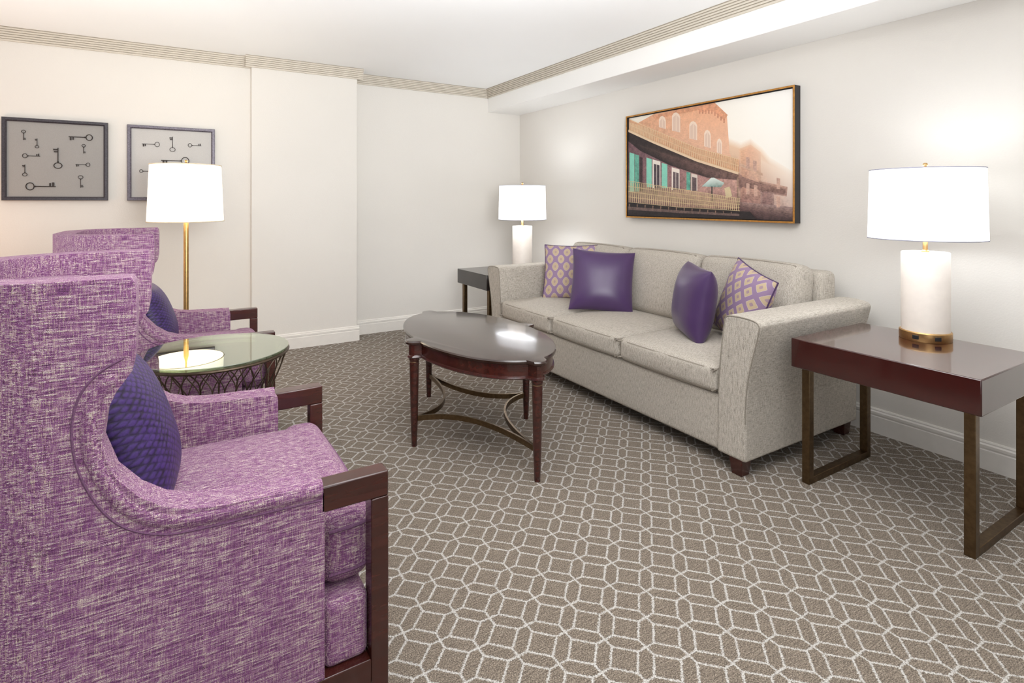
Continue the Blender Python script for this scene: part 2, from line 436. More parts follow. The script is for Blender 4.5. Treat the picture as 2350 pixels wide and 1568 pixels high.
for i in range(3):
    y0 = 1.675+0.66*i; yc = y0+0.33
    b = B(); rbox(b, (2.44, yc, 0.402), (0.64, 0.650, 0.125), 0.03, (0.012, 0.004, 0.026))
    cu = obj('seat_cushion', b, M['tweed_g'], sofa, True)
    b = B()
    for zz in (0.448, 0.358):
        x0, x1, ya, yb = 2.128, 2.752, yc-0.317, yc+0.317
        loop = cat([(x0, ya+0.03, zz), (x0-0.006, yc, zz), (x0, yb-0.03, zz), (x0+0.03, yb, zz), (x1, yb, zz), (x1, ya, zz), (x0+0.03, ya, zz)], 6, True)
        tube(b, loop, 0.006, 6, True)
    obj('piping', b, M['pipe_g'], cu).location = -Vector(sofa.location)
    mt = Matrix.Rotation(R(11), 4, 'Y')
    b = B(); rbox(b, (2.84, yc, 0.668), (0.18, 0.646, 0.44), 0.055, (0.036, 0.004, 0.010), mt)
    cu = obj('back_cushion', b, M['tweed_g'], sofa, True)
    b = B()
    for xx in (-0.068, 0.068):
        lp = cat([(xx, -0.303, -0.2), (xx, -0.308, 0), (xx, -0.304, 0.165), (xx, -0.29, 0.194), (xx, -0.26, 0.206), (xx, 0, 0.214), (xx, 0.26, 0.206), (xx, 0.29, 0.194), (xx, 0.304, 0.165), (xx, 0.308, 0), (xx, 0.303, -0.2)], 5)
        tube(b, [Matrix.Translation((2.84, yc, 0.668)) @ mt @ p for p in lp], 0.007, 6)
    obj('piping', b, M['pipe_g'], cu).location = -Vector(sofa.location)
for fx in (2.17, 3.01):
    for fy in (1.585, 3.755):
        b = B(); vs = box(b, fx-0.035, fx+0.035, fy-0.035, fy+0.035, 0, 0.08)
        for v in vs:
            if v.co.z < 0.01: v.co.x = fx+(v.co.x-fx)*0.75; v.co.y = fy+(v.co.y-fy)*0.75
        obj('leg', b, M['mahog'], sofa, True, bevel=0.003)

# ------------------------------------------------------------------ cushions
def pillow_bm(w, h, t, n=22, c=0.06, ex=0.6):
    bm = B(); uvl = bm.loops.layers.uv.new('UVMap')
    def pos(u, v, s):
        x = w/2*u*(1-c*(1-v*v)); z = h/2*v*(1-c*(1-u*u)) + h/2
        y = s*t/2*(max(0, (1-u**4))*max(0, (1-v**4)))**ex*(0.75+0.25*(1-u*u)*(1-v*v))
        return Vector((x, y, z))
    uu = [math.sin((-1+2*i/n)*PI/2) for i in range(n+1)]
    V = {}
    for s in (-1, 1):
        for i in range(n+1):
            for j in range(n+1):
                edge = i in (0, n) or j in (0, n)
                k = (i, j, 0 if edge else s)
                if k not in V: V[k] = bm.verts.new(pos(uu[i], uu[j], 0 if edge else s))
        for i in range(n):
            for j in range(n):
                ids = [(i, j), (i+1, j), (i+1, j+1), (i, j+1)]
                f = bm.faces.new([V[(a, q, 0 if (a in (0, n) or q in (0, n)) else s)] for a, q in ids])
                for lp, (a, q) in zip(f.loops, ids): lp[uvl].uv = (uu[a]*0.5+0.5, uu[q]*0.5+0.5)
    return bm
def pillow_edge(w, h, c=0.06, r=0.0045):
    bm = B(); pts = []
    for k in range(80):
        t = k/80*4; sd = int(t); f = -1+2*(t-sd)
        u, v = [(f, -1), (1, f), (-f, 1), (-1, -f)][sd]
        pts.append((w/2*u*(1-c*(1-v*v)), 0, h/2*v*(1-c*(1-u*u))+h/2))
    tube(bm, pts, r, 6, True); return bm
def pillow(name, label, m, w, t, loc, az, tilt, roll=0, pipe=None, group=None, c=0.06, ex=0.6):
    o = obj(name, pillow_bm(w, w, t, c=c, ex=ex), m, ang=80)
    o.rotation_mode = 'QUATERNION'
    mt = Matrix.Rotation(R(az), 4, 'Z') @ Matrix.Rotation(-R(tilt), 4, 'X') @ Matrix.Rotation(R(roll), 4, 'Y')
    o.location = loc; o.rotation_quaternion = mt.to_quaternion()
    tag(o, label, 'cushion', group)
    if pipe: obj('piping', pillow_edge(w, w, c), pipe, o)
    return o
ZT = 0.482
GS = 'throw cushions on the sofa'
pillow('throw_pillow', 'lilac and tan oval-lattice cushion in the sofa corner beside the far arm', M['lat1'], 0.43, 0.13, (2.57, 3.37, ZT-0.006), -46, 18, -1, M['satin'], GS)
pillow('throw_pillow', 'square purple satin cushion facing front, overlapping the oval-lattice cushion', M['satin'], 0.435, 0.16, (2.455, 2.88, ZT-0.008), -38, 20, 4, None, GS)
pillow('throw_pillow', 'purple satin cushion turned edge-on, leaning beside the quatrefoil cushion', M['satin'], 0.40, 0.20, (2.435, 2.11, ZT-0.008), -122, 8, 2, None, GS, 0.035, 0.5)
pillow('throw_pillow', 'lilac and tan quatrefoil-patterned cushion tilted against the near sofa arm', M['lat2'], 0.41, 0.16, (2.55, 1.925, ZT), -114, 15, 12, M['satin'], GS)

# ------------------------------------------------------------------ side tables
def side_table(label, x0, x1, y0, y1, mt):
    cx, cy = (x0+x1)/2, (y0+y1)/2
    t = thing('side_table', label, 'side table', (cx, cy, 0), 0, 'matching sofa side tables')
    w, d = (x1-x0)/2, (y1-y0)/2
    b = B(); box(b, -w, w, -d, d, 0.505, 0.63); obj('tabletop', b, M[mt], t, bevel=0.004)
    for sg in (-1, 1):
        yy = sg*(d-0.045); k = 0.017; xa, xb = -w+0.035, w-0.035
        b = B()
        box(b, xa, xa+0.034, yy-k, yy+k, 0, 0.505); box(b, xb-0.034, xb, yy-k, yy+k, 0, 0.505)
        box(b, xa+0.034, xb-0.034, yy-k, yy+k, 0, 0.03)
        box(b, xa+0.034, xb-0.034, yy-k, yy+k, 0.485, 0.505)
        obj('leg_frame', b, M['bronze'], t, bevel=0.002)
    return t
side_table('dark cherry side table with bronze sled legs at the right, under the near lamp', 2.30, 2.885, 0.755, 1.425, 'cherry')
side_table('near-black wood side table in the back corner, mostly hidden by the far sofa arm', 2.13, 2.73, 3.895, 4.44, 'espresso')

# ------------------------------------------------------------------ lamps
def table_lamp(label, x, y, az, outlet=True, en=3.2):
    t = thing('table_lamp', label, 'lamp', (x, y, 0.63), R(az), 'matching table lamps')
    b = B(); lathe(b, [(0, 0), (0.093, 0), (0.095, 0.003), (0.095, 0.036), (0.092, 0.040), (0, 0.040)]); bs = obj('base', b, M['brass'], t)
    if outlet:
        for q in (-24, 24):
            b = B(); box(b, 0.088, 0.0975, -0.012, 0.012, 0.011, 0.028, Matrix.Rotation(R(q), 4, 'Z')); obj('outlet', b, M['black'], bs, bevel=0.002)
    b = B(); lathe(b, [(0, 0.040), (0.088, 0.040), (0.088, 0.376), (0.086, 0.379), (0, 0.379)]); obj('column', b, M['alab'], t)
    b = B(); lathe(b, [(0, 0.379), (0.015, 0.379), (0.015, 0.384), (0.0095, 0.388), (0.0095, 0.45), (0.005, 0.46), (0.005, 0.742), (0, 0.742)], seg=20); obj('neck', b, M['brass'], t)
    b = B(); lathe(b, [(0.213, 0.436), (0.206, 0.74), (0.203, 0.74), (0.210, 0.436)], seg=72, closed=True); sh = obj('lamp_shade', b, M['shade_w'], t)
    for zz, rr_ in ((0.437, 0.2125), (0.739, 0.2055)):
        b = B(); ring(b, rr_, zz, 0.0022); obj('shade_trim', b, M['trim_w'], sh)
    b = B(); lathe(b, [(0, 0.742), (0.012, 0.742), (0.012, 0.748), (0.006, 0.752), (0.011, 0.759), (0.007, 0.766), (0, 0.768)], seg=16); obj('finial', b, M['brass'], t)
    l = bpy.data.lights.new('bulb', 'POINT'); l.energy = en; l.shadow_soft_size = 0.06; l.color = (0.94, 0.97, 1.0)
    lo = bpy.data.objects.new('bulb_light', l); COL.objects.link(lo); lo.location = (x-0.03, y+0.03, 0.63+0.56)
    return t
table_lamp('lit white drum-shade lamp with ivory column on the near right side table', 2.787, 1.112, 205, True, 3.4)
table_lamp('lit white drum-shade lamp in the back corner beyond the sofa', 2.625, 4.14, 205, True, 7.5)

fl = thing('floor_lamp', 'brass floor lamp with lit cream shade standing before the key pictures', 'lamp', (0.045, 4.1, 0))
b = B(); lathe(b, [(0, 0), (0.15, 0), (0.15, 0.012), (0.14, 0.02), (0.03, 0.026), (0, 0.026)]); obj('base', b, M['oldbrass'], fl)
b = B(); lathe(b, [(0, 0.026), (0.0148, 0.026), (0.0148, 1.085), (0.011, 1.10), (0.006, 1.12), (0.006, 1.475), (0, 1.475)], seg=24); obj('pole', b, M['oldbrass'], fl)
b = B(); lathe(b, [(0.215, 1.10), (0.200, 1.463), (0.197, 1.463), (0.212, 1.10)], seg=72, closed=True); sh = obj('lamp_shade', b, M['shade_c'], fl)
for zz, rr_ in ((1.102, 0.2155), (1.461, 0.2005)):
    b = B(); ring(b, rr_, zz, 0.003); obj('shade_trim', b, M['trim_c'], sh)
b = B(); lathe(b, [(0, 1.475), (0.010, 1.475), (0.005, 1.482), (0.011, 1.49), (0, 1.498)], seg=16); obj('finial', b, M['oldbrass'], fl)
l = bpy.data.lights.new('bulb', 'POINT'); l.energy = 4.6; l.shadow_soft_size = 0.07; l.color = (1.0, 0.93, 0.82)
lo = bpy.data.objects.new('bulb_light', l); COL.objects.link(lo); lo.location = (0.08, 4.13, 1.3)

# ------------------------------------------------------------------ coffee table
ct = thing('coffee_table', 'oval dark mahogany coffee table with four turned legs and curved bronze stretchers', 'coffee table', (1.349, 2.615, 0))
LEGS = [(-0.334, 0, 0.0), (0, -0.61, 0), (0.334, 0, 0), (0, 0.61, 0)]
def outline(grow, n=240):
    ax, ay, rho = 0.322+grow, 0.60+grow, 0.042+grow
    out = []
    for k in range(n):
        t = 2*PI*k/n
        dx, dy = math.cos(t), math.sin(t)
        r = 1/math.sqrt((dx/ax)**2+(dy/ay)**2)
        for lx, ly, _ in LEGS:
            c = math.hypot(lx, ly); cosd = (dx*lx+dy*ly)/c; sind2 = 1-cosd*cosd
            if cosd > 0 and rho*rho-c*c*sind2 > 0: r = max(r, c*cosd+math.sqrt(rho*rho-c*c*sind2))
        out.append((r*dx, r*dy))
    return out
def slab(bm, stack):
    rings = [[bm.verts.new((x, y, z)) for x, y in outline(g)] for g, z in stack]
    for A, Z in zip(rings, rings[1:]):
        for k in range(len(A)): bm.faces.new((A[k], A[(k+1) % len(A)], Z[(k+1) % len(A)], Z[k]))
    bm.faces.new(rings[0]); bm.faces.new(rings[-1])
b = B(); slab(b, [(-0.004, 0.515), (0.002, 0.519), (0.003, 0.528), (-0.001, 0.534), (-0.006, 0.535)]); obj('tabletop', b, M['darktop'], ct, ang=30)
b = B(); slab(b, [(-0.014, 0.515), (-0.014, 0.462), (-0.008, 0.459), (-0.006, 0.452), (-0.010, 0.447), (-0.02, 0.446)]); obj('apron', b, M['mahog'], ct, ang=30)
for lx, ly, _ in LEGS:
    b = B(); lathe(b, [(0, 0.446), (0.026, 0.446), (0.0265, 0.440), (0.026, 0.433), (0.0235, 0.430), (0.0235, 0.420), (0.0245, 0.414), (0.024, 0.408), (0.0235, 0.40), (0.0185, 0.15), (0.0185, 0.126), (0.018, 0.124), (0.0135, 0.0), (0, 0)], (lx, ly, 0), 20)
    lg = obj('leg', b, M['mahog'], ct, ang=40)
    b = B(); lathe(b, [(0.0237, 0.4265), (0.0246, 0.425), (0.0237, 0.4235)], (lx, ly, 0), 20, True); obj('brass_ring', b, M['bronze'], lg)
for i in range(4):
    A = Vector(LEGS[i][:2]+(0,)); Z = Vector(LEGS[(i+1) % 4][:2]+(0,)); mid = (A+Z)/2
    mid = mid*0.56
    pts = []
    for k in range(25):
        t = k/24; pts.append((1-t)**2*A+2*t*(1-t)*(2*mid-(A+Z)/2)+t*t*Z)
    b = B(); prev = None
    for k, p in enumerate(pts):
        tg = (pts[min(k+1, 24)]-pts[max(k-1, 0)]).normalized(); nn = Vector((-tg.y, tg.x, 0))*0.005
        rg = [b.verts.new(Vector((q.x, q.y, z))) for q, z in ((p+nn, 0.124), (p+nn, 0.150), (p-nn, 0.150), (p-nn, 0.124))]
        if prev:
            for m_ in range(4): b.faces.new((prev[m_], prev[(m_+1) % 4], rg[(m_+1) % 4], rg[m_]))
        else: b.faces.new(rg)
        prev = rg
    b.faces.new(prev)
    obj('stretcher', b, M['bronze'], ct)

# ------------------------------------------------------------------ glass drum table
dt = thing('drum_table', 'round glass-topped side table on a dark woven wire drum between the armchairs', 'side table', (0.122, 2.40, 0))
TZ = 0.66; TR = 0.262
b = B(); lathe(b, [(0, TZ-0.010), (TR-0.002, TZ-0.010), (TR, TZ-0.008), (TR, TZ-0.002), (TR-0.002, TZ), (0, TZ)], seg=96); obj('glass_top', b, M['glass'], dt)
b = B(); ring(b, TR-0.002, TZ-0.016, 0.006, 96, 8); obj('rim', b, M['wire'], dt)
def dr(z):
    tab = [(0.0, 0.225), (0.1, 0.19), (0.25, 0.168), (0.4, 0.178), (0.5, 0.205), (0.6, 0.243), (0.645, 0.258)]
    for (z0, r0), (z1, r1) in zip(tab, tab[1:]):
        if z <= z1:
            t = (z-z0)/(z1-z0); t = t*t*(3-2*t)*0.3+t*0.7; return r0+(r1-r0)*t
    return tab[-1][1]
b = B(); NS = 26
for k in range(NS):
    for sg in (-1, 1):
        pts = []
        for i in range(37):
            z = 0.008+(0.642-0.008)*i/36
            th = 2*PI*k/NS+sg*(2*PI/NS)*4.0*(i/36) + sg*0.05*math.sin(i/36*PI*8.0)
            pts.append((dr(z)*math.cos(th), dr(z)*math.sin(th), z))
        tube(b, pts, 0.0024, 5)
obj('wire_basket', b, M['wire'], dt)
b = B(); ring(b, 0.225, 0.006, 0.006, 64, 8); obj('base_ring', b, M['wire'], dt)

# ------------------------------------------------------------------ armchairs
ch = thing('armchair', 'purple tweed winged armchair with wooden arms, nearest to us at the left edge', 'armchair', (0, 1.58, 0), 0, 'purple winged armchairs')
XFT = [(0.20, .27), (0.40, .27), (0.55, .27), (0.60, .27), (0.614, .268), (0.620, .255), (0.624, .20), (0.628, .13), (0.632, .07), (0.640, 0.02), (0.655, -.02), (0.685, -.06), (0.73, -.097), (0.79, -.117), (0.85, -.110), (0.885, -.095), (0.905, -.081), (0.92, -.071), (0.95, -.066), (1.00, -.065), (1.06, -.065), (1.08, -.067), (1.09, -.073)]
W_, RB, XB = 0.322, 0.22, -0.40
L1 = 0.27-(XB+RB); LA = PI*RB/2; LS = 2*(W_-RB); LT = 2*L1+2*LA+LS
def upath(s):
    if s <= L1: return (0.27-s, -W_)
    s -= L1
    if s <= LA:
        t = s/RB; return (XB+RB-RB*math.sin(t), -W_+RB-RB*math.cos(t))
    s -= LA
    if s <= LS: return (XB, -W_+RB+s)
    s -= LS
    if s <= LA:
        t = s/RB; return (XB+RB-RB*math.cos(t), W_-RB+RB*math.sin(t))
    s -= LA
    return (XB+RB+s, W_)
b = B(); NC = 72; prev = None
for z, xf in XFT:
    s0 = 0.27-xf
    row = []
    for i in range(NC+1):
        s = s0+(LT-2*s0)*i/NC; x, y = upath(s); row.append(b.verts.new((x, y, z)))
    if prev:
        for i in range(NC): b.faces.new((prev[i], prev[i+1], row[i+1], row[i]))
    prev = row
obj('shell', b, M['tweed_p'], ch, bevel=0.026, seg=5, ang=60, solid=0.076)
for sg in (-1, 1):
    pl = [(0.262, 0.588), (0.15, 0.593), (0.05, 0.596), (-0.02, 0.604), (-0.078, 0.632), (-0.119, 0.681), (-0.149, 0.753), (-0.159, 0.825), (-0.149, 0.884), (-0.122, 0.922), (-0.085, 0.944)]
    b = B(); tube(b, cat([(x, sg*(W_+0.0372), z) for x, z in pl], 6), 0.0026, 6); obj('piping', b, M['pipe_p'], ch)
    rl = [(0.266, 0.606), (0.15, 0.611), (0.06, 0.614), (-0.005, 0.624), (-0.058, 0.650), (-0.098, 0.697), (-0.127, 0.762), (-0.136, 0.822), (-0.127, 0.874), (-0.106, 0.905), (-0.084, 0.925)]
    pts = cat([(x, sg*(W_+0.0225), z) for x, z in rl], 6)
    b = B(); tube(b, pts, 0.021, 14, rr=[0.0205*min(1.0, 0.35+0.13*(len(pts)-1-i)) for i in range(len(pts))]); obj('rolled_border', b, M['tweed_p'], ch, ang=60)
b = B(); rbox(b, (-0.272, 0, 0.76), (0.19, 0.56, 0.56), 0.06, (0.03, 0, 0)); obj('back_pad', b, M['tweed_p'], ch)
b = B(); rbox(b, (0.075, 0, 0.432), (0.56, 0.562, 0.165), 0.045, (0.0, 0.002, 0.03)); rbox(b, (0.333, 0, 0.432), (0.125, 0.618, 0.166), 0.045, (0.008, 0, 0.012)); cu = obj('seat_cushion', b, M['tweed_p'], ch)
b = B()
for zz in (0.385, 0.482):
    x1, yy = 0.3945, 0.3085
    tube(b, cat([(0.29, -yy, zz), (x1-0.045, -yy, zz), (x1-0.008, -yy+0.014, zz), (x1, -yy+0.05, zz), (x1+0.006, 0, zz), (x1, yy-0.05, zz), (x1-0.008, yy-0.014, zz), (x1-0.045, yy, zz), (0.29, yy, zz)], 6), 0.004, 6)
obj('piping', b, M['pipe_p'], cu)
b = B(); rbox(b, (0.0, 0, 0.272), (0.52, 0.562, 0.15), 0.025); obj('seat_base', b, M['tweed_p'], ch)
b = B(); rbox(b, (0.322, 0, 0.272), (0.10, 0.685, 0.15), 0.02); obj('front_apron', b, M['tweed_p'], ch)
for sg in (-1, 1):
    b = B(); y0, y1 = sorted((sg*0.36, sg*0.312)); box(b, 0.372, 0.412, y0, y1, 0, 0.558); obj('leg', b, M['mahog'], ch, bevel=0.003)
    b = B(); box(b, 0.262, 0.412, y0, y1, 0.558, 0.615); obj('armrest', b, M['mahog'], ch, bevel=0.004)
    b = B(); box(b, -0.20, 0.372, y0, y1, 0.145, 0.20); obj('side_rail', b, M['mahog'], ch, bevel=0.003)
    b = B(); y0, y1 = sorted((sg*0.25, sg*0.21)); box(b, -0.39, -0.35, y0, y1, 0, 0.20); obj('leg', b, M['mahog'], ch, bevel=0.003)
b = B(); box(b, 0.375, 0.409, -0.312, 0.312, 0.145, 0.20); obj('front_rail', b, M['mahog'], ch, bevel=0.003)
ch2 = dup(ch, (-0.02, 3.15, 0), 'purple tweed winged armchair with wooden arms, farther one beyond the glass table')
ZP = 0.515
GC = 'velvet cushions on the armchairs'
pillow('throw_pillow', 'indigo textured velvet cushion on the nearest purple armchair', M['velvet'], 0.385, 0.16, (-0.035, 1.55, ZP-0.008), 86, 18, 3, None, GC, 0.04, 0.55)
pillow('throw_pillow', 'indigo textured velvet cushion on the farther purple armchair', M['velvet'], 0.345, 0.15, (-0.035, 3.13, ZP), 86, 20, 3, None, GC, 0.04, 0.55)

# ------------------------------------------------------------------ balcony picture on the right wall
pic = thing('wall_picture', 'large gilt-edged picture of a balconied brick building above the sofa', 'picture', (XR, 2.625, 1.51))
ya, yb, za, zb = 1.909, 3.342, 1.098, 1.920
XF_ = 3.12
b = B()
box(b, XF_, XR, ya, ya+0.010, za, zb); box(b, XF_, XR, yb-0.010, yb, za, zb)
box(b, XF_, XR, ya+0.010, yb-0.010, za, za+0.010); box(b, XF_, XR, ya+0.010, yb-0.010, zb-0.010, zb)
obj('frame', b, M['frameblk'], pic, True)
b = B(); g = 0.011
box(b, XF_-0.004, XF_, ya, ya+g, za, zb); box(b, XF_-0.004, XF_, yb-g, yb, za, zb)
box(b, XF_-0.004, XF_, ya+g, yb-g, za, za+g); box(b, XF_-0.004, XF_, ya+g, yb-g, zb-g, zb)
obj('gilt_edge', b, M['gold'], pic, True, bevel=0.001)
b = B(); box(b, 3.140, 3.172, ya+0.011, yb-0.011, za+0.011, zb-0.011); obj('backing', b, M['frameblk'], pic, True)
b = B(); cl = b.loops.layers.float_color.new('Col'); layer = [0]
Y0c, Y1c, Z0c, Z1c = ya+0.016, yb-0.016, za+0.016, zb-0.016
def poly(pts, c):
    layer[0] += 1; X = 3.1385-0.00005*layer[0]
    cs = c if isinstance(c, list) else [c]*len(pts)
    vs = []
    for px, py in pts:
        p = on_x(px, py, 3.136); p.x = X
        p.y = max(Y0c, min(Y1c, p.y)); p.z = max(Z0c, min(Z1c, p.z)); vs.append(b.verts.new(p))
    f = b.faces.new(vs)
    for lp, cc in zip(f.loops, cs): lp[cl] = rgb(*cc)
def lerp(a, c_, t): return tuple(a[i]*(1-t)+c_[i]*t for i in range(3))
poly([(1430, 262), (1840, 185), (1840, 520), (1430, 505)], [(240, 232, 217), (248, 246, 240), (190, 160, 150), (120, 90, 86)])
poly([(1640, 225), (1840, 185), (1840, 400), (1640, 340)], [(246, 241, 230), (249, 247, 242), (245, 240, 231), (244, 236, 223)])
# soft distant houses: overlapping gradient bands
SKY = (244, 234, 221)
for k in range(6):
    o_ = 15-k*3.2; t = k/5
    poly([(1668, 330-o_), (1700, 342-o_), (1722, 333-o_), (1748, 354-o_), (1766, 376-o_), (1795, 394-o_), (1840, 410-o_), (1840, 515), (1668, 505)],
         [lerp(SKY, (228, 194, 164), t), lerp(SKY, (226, 192, 164), t), lerp(SKY, (228, 192, 164), t), lerp(SKY, (230, 200, 174), t), lerp(SKY, (232, 207, 185), t), lerp(SKY, (236, 218, 201), t), lerp(SKY, (238, 223, 209), t), (180, 154, 147), (110, 82, 78)])
for k in range(3):
    g_ = 5-k*2.5; t = (k+1)/3
    poly([(1700-g_, 347-g_), (1722, 337-g_), (1740+g_, 354-g_), (1742+g_, 470), (1704-g_, 470)], [lerp((228, 194, 166), (218, 172, 140), t), lerp((230, 198, 170), (226, 180, 151), t), lerp((232, 200, 174), (226, 186, 159), t), (152, 117, 108), (138, 102, 97)])
    poly([(1694, 402-g_), (1750, 422-g_), (1802+g_, 434-g_), (1800+g_, 446+g_), (1694, 428+g_)], [lerp((200, 164, 144), (144, 112, 102), t)]*3+[lerp((170, 140, 130), (124, 95, 88), t)]*2)
    poly([(1750-g_, 440), (1770+g_, 440), (1772+g_, 500), (1750-g_, 500)], [lerp((190, 160, 148), (140, 109, 104), t), lerp((190, 160, 148), (150, 121, 114), t), (114, 88, 87), (108, 82, 81)])
poly([(1694, 372), (1750, 398), (1750, 404), (1694, 380)], (198, 163, 141))
for k in range(3):
    g_ = 10-k*5; t = (k+1)/3
    poly([(1668, 470-g_), (1840, 486-g_), (1840, 515), (1668, 508)], [lerp((150, 122, 114), (108, 82, 79), t), lerp((176, 152, 146), (128, 104, 99), t), (68, 52, 53), (64, 48, 49)])
for (wx, wy) in ((1712, 372), (1728, 380), (1712, 432), (1730, 436), (1782, 420), (1782, 462)):
    poly([(wx, wy-12), (wx+8, wy-10), (wx+8, wy+14), (wx, wy+14)], (192, 157, 141))
poly([(1430, 296), (1500, 262), (1560, 250), (1640, 237), (1668, 266), (1674, 350), (1694, 404), (1430, 312)],
     [(208, 160, 128), (220, 166, 132), (226, 169, 133), (230, 173, 137), (230, 179, 147), (224, 179, 151), (206, 159, 130), (196, 150, 121)])
poly([(1496, 266), (1560, 251), (1640, 235), (1670, 264), (1664, 272), (1636, 246), (1562, 261), (1504, 274)], [(210, 152, 119)]*8)
poly([(1604, 246), (1636, 240), (1664, 268), (1664, 278), (1634, 254), (1606, 258)], (214, 153, 120))
for k in range(9):
    x = 1604+k*7; y = 252+max(0, (x-1632))*0.75
    poly([(x, y), (x+3, y), (x+3, y+9), (x, y+9)], (188, 130, 103))
for (x0, x1, y0, y1) in ((1512, 1528, 266, 292), (1542, 1561, 258, 300), (1582, 1600, 278, 318), (1616, 1631, 298, 336), (1645, 1657, 318, 350)):
    w = (x1-x0)
    poly([(x0, y1), (x0, y0+8), (x0+w*.2, y0+2), (x0+w*.5, y0), (x0+w*.8, y0+3), (x1, y0+10), (x1, y1+4)], (233, 210, 190))
    poly([(x0+2, y1), (x0+2, y0+12), (x0+w*.5, y0+5), (x1-2, y0+13), (x1-2, y1+4)], (218, 190, 171))
    poly([(x0+w*.46, y1), (x0+w*.46, y0+6), (x0+w*.54, y0+6), (x0+w*.54, y1)], (233, 210, 190))
def rail(top, bot, n, cbase, cline, bars=3, skip=False):
    def at(e, t):
        t *= len(e)-1; i = min(int(t), len(e)-2); f = t-i
        return (e[i][0]+(e[i+1][0]-e[i][0])*f, e[i][1]+(e[i+1][1]-e[i][1])*f)
    if not skip: poly(top+list(reversed(bot)), cbase)
    for q in range(bars):
        f = q/(bars-1) if bars > 1 else 0
        e = [(a[0]*(1-f)+c_[0]*f, a[1]*(1-f)+c_[1]*f) for a, c_ in zip(top, bot)]
        poly([(x, y-.6) for x, y in e]+[(x, y+.6) for x, y in reversed(e)], cline)
    for k in range(n):
        t0 = (k+0.1)/n; t1 = (k+0.5)/n; t2 = (k+0.9)/n
        for ta, tb in ((t0, t1), (t2, t1)):
            a = at(top, ta); c_ = at(bot, tb)
            poly([(a[0]-.45, a[1]), (a[0]+.45, a[1]), (c_[0]+.45, c_[1]), (c_[0]-.45, c_[1])], cline)
rail([(1430, 276), (1500, 298), (1600, 340), (1696, 366)], [(1430, 300), (1500, 324), (1600, 366), (1696, 396)], 60, (208, 160, 127), (222, 195, 157))
poly([(1430, 300), (1500, 324), (1600, 366), (1696, 396), (1696, 402), (1600, 372), (1500, 330), (1430, 306)], (222, 195, 163))
poly([(1430, 305), (1500, 329), (1600, 371), (1696, 401), (1692, 413), (1625, 408), (1540, 380), (1470, 346), (1430, 326)], [(42, 32, 33), (42, 32, 33), (64, 50, 48), (114, 88, 80), (114, 88, 82), (62, 48, 48), (40, 30, 32), (38, 28, 30), (38, 28, 30)])
poly([(1430, 326), (1470, 346), (1540, 380), (1625, 408), (1692, 413), (1694, 480), (1430, 470)],
     [(102, 76, 82), (108, 80, 86), (130, 97, 100), (160, 123, 118), (186, 147, 135), (158, 121, 113), (108, 82, 84)])
def door(x0, x1, y0, y1, c, sl=0.28):
    w = x1-x0; poly([(x0, y0), (x1, y0+w*sl), (x1, y1), (x0, y1)], c)
TEAL = (130, 200, 178); TEAL2 = (92, 156, 138)
door(1446, 1457, 350, 440, TEAL); door(1458, 1468, 354, 440, TEAL2); door(1469, 1476, 360, 440, (60, 44, 48))
door(1485, 1497, 362, 430, TEAL); door(1499, 1517, 366, 432, (226, 216, 206)); door(1502, 1515, 376, 432, (70, 60, 68)); door(1508, 1509, 376, 430, (216, 204, 192)); door(1520, 1533, 374, 432, TEAL)
door(1543, 1561, 384, 436, (226, 214, 202)); door(1546, 1559, 394, 436, (96, 82, 86)); door(1552, 1553, 394, 434, (216, 204, 192))
door(1577, 1586, 394, 436, TEAL2); door(1588, 1602, 398, 438, (214, 200, 188)); door(1590, 1600, 406, 438, (90, 76, 78))
poly([(1612, 428), (1634, 408), (1640, 408), (1664, 420), (1656, 430)], [(160, 186, 178), (222, 232, 224), (222, 232, 224), (180, 200, 192), (110, 134, 126)])
poly([(1634, 428), (1637, 428), (1637, 462), (1634, 462)], (60, 60, 58))
poly([(1664, 432), (1676, 428), (1682, 450), (1668, 456)], (200, 182, 146))
rail([(1430, 416), (1560, 434), (1700, 456)], [(1430, 464), (1560, 476), (1700, 484)], 60, (110, 80, 70), (208, 185, 144), 5, True)
poly([(1430, 464), (1560, 476), (1724, 486), (1740, 515), (1430, 505)], (36, 29, 31))
poly([(1430, 474), (1560, 483), (1700, 491), (1700, 496), (1560, 489), (1430, 481)], (100, 82, 78))
for k in range(14):
    x = 1446+k*18; poly([(x, 468+k*1.4), (x+3, 468+k*1.4), (x+1, 482+k*1.0)], (120, 96, 84))
obj('print', b, M['print'], pic, True)

# ------------------------------------------------------------------ key pictures
def key_bm(p, ln, dr_, sz):
    bm = B(); ux = {'r': (1, 0), 'l': (-1, 0), 'u': (0, 1), 'd': (0, -1)}[dr_]
    U = Vector((ux[0], 0, ux[1])); V = Vector((-ux[1], 0, ux[0]))
    rb = ln*0.135; st = p-U*ln/2
    c0 = st+U*rb
    th = sz
    tube(bm, [c0+U*rb*math.cos(k*2*PI/20)*1.0+V*rb*1.15*math.sin(k*2*PI/20) for k in range(20)], th*1.05, 6, True)
    tube(bm, [c0+U*rb, st+U*ln], th, 8)
    tube(bm, [c0+U*(rb+th), c0+U*(rb+th*4)], th*1.6, 8)
    for q0, q1, l_ in ((0.78, 0.84, 0.15), (0.88, 0.95, 0.18)):
        a = st+U*ln*q0; c_ = st+U*ln*q1
        vs = []
        for yy in (-th*0.6, th*0.6):
            for q in (a, c_, c_+V*ln*l_, a+V*ln*l_): vs.append(bm.verts.new(q+Vector((0, yy, 0))))
        for f in ((0, 1, 2, 3), (7, 6, 5, 4), (0, 4, 5, 1), (1, 5, 6, 2), (2, 6, 7, 3), (3, 7, 4, 0)): bm.faces.new([vs[i] for i in f])
    return bm
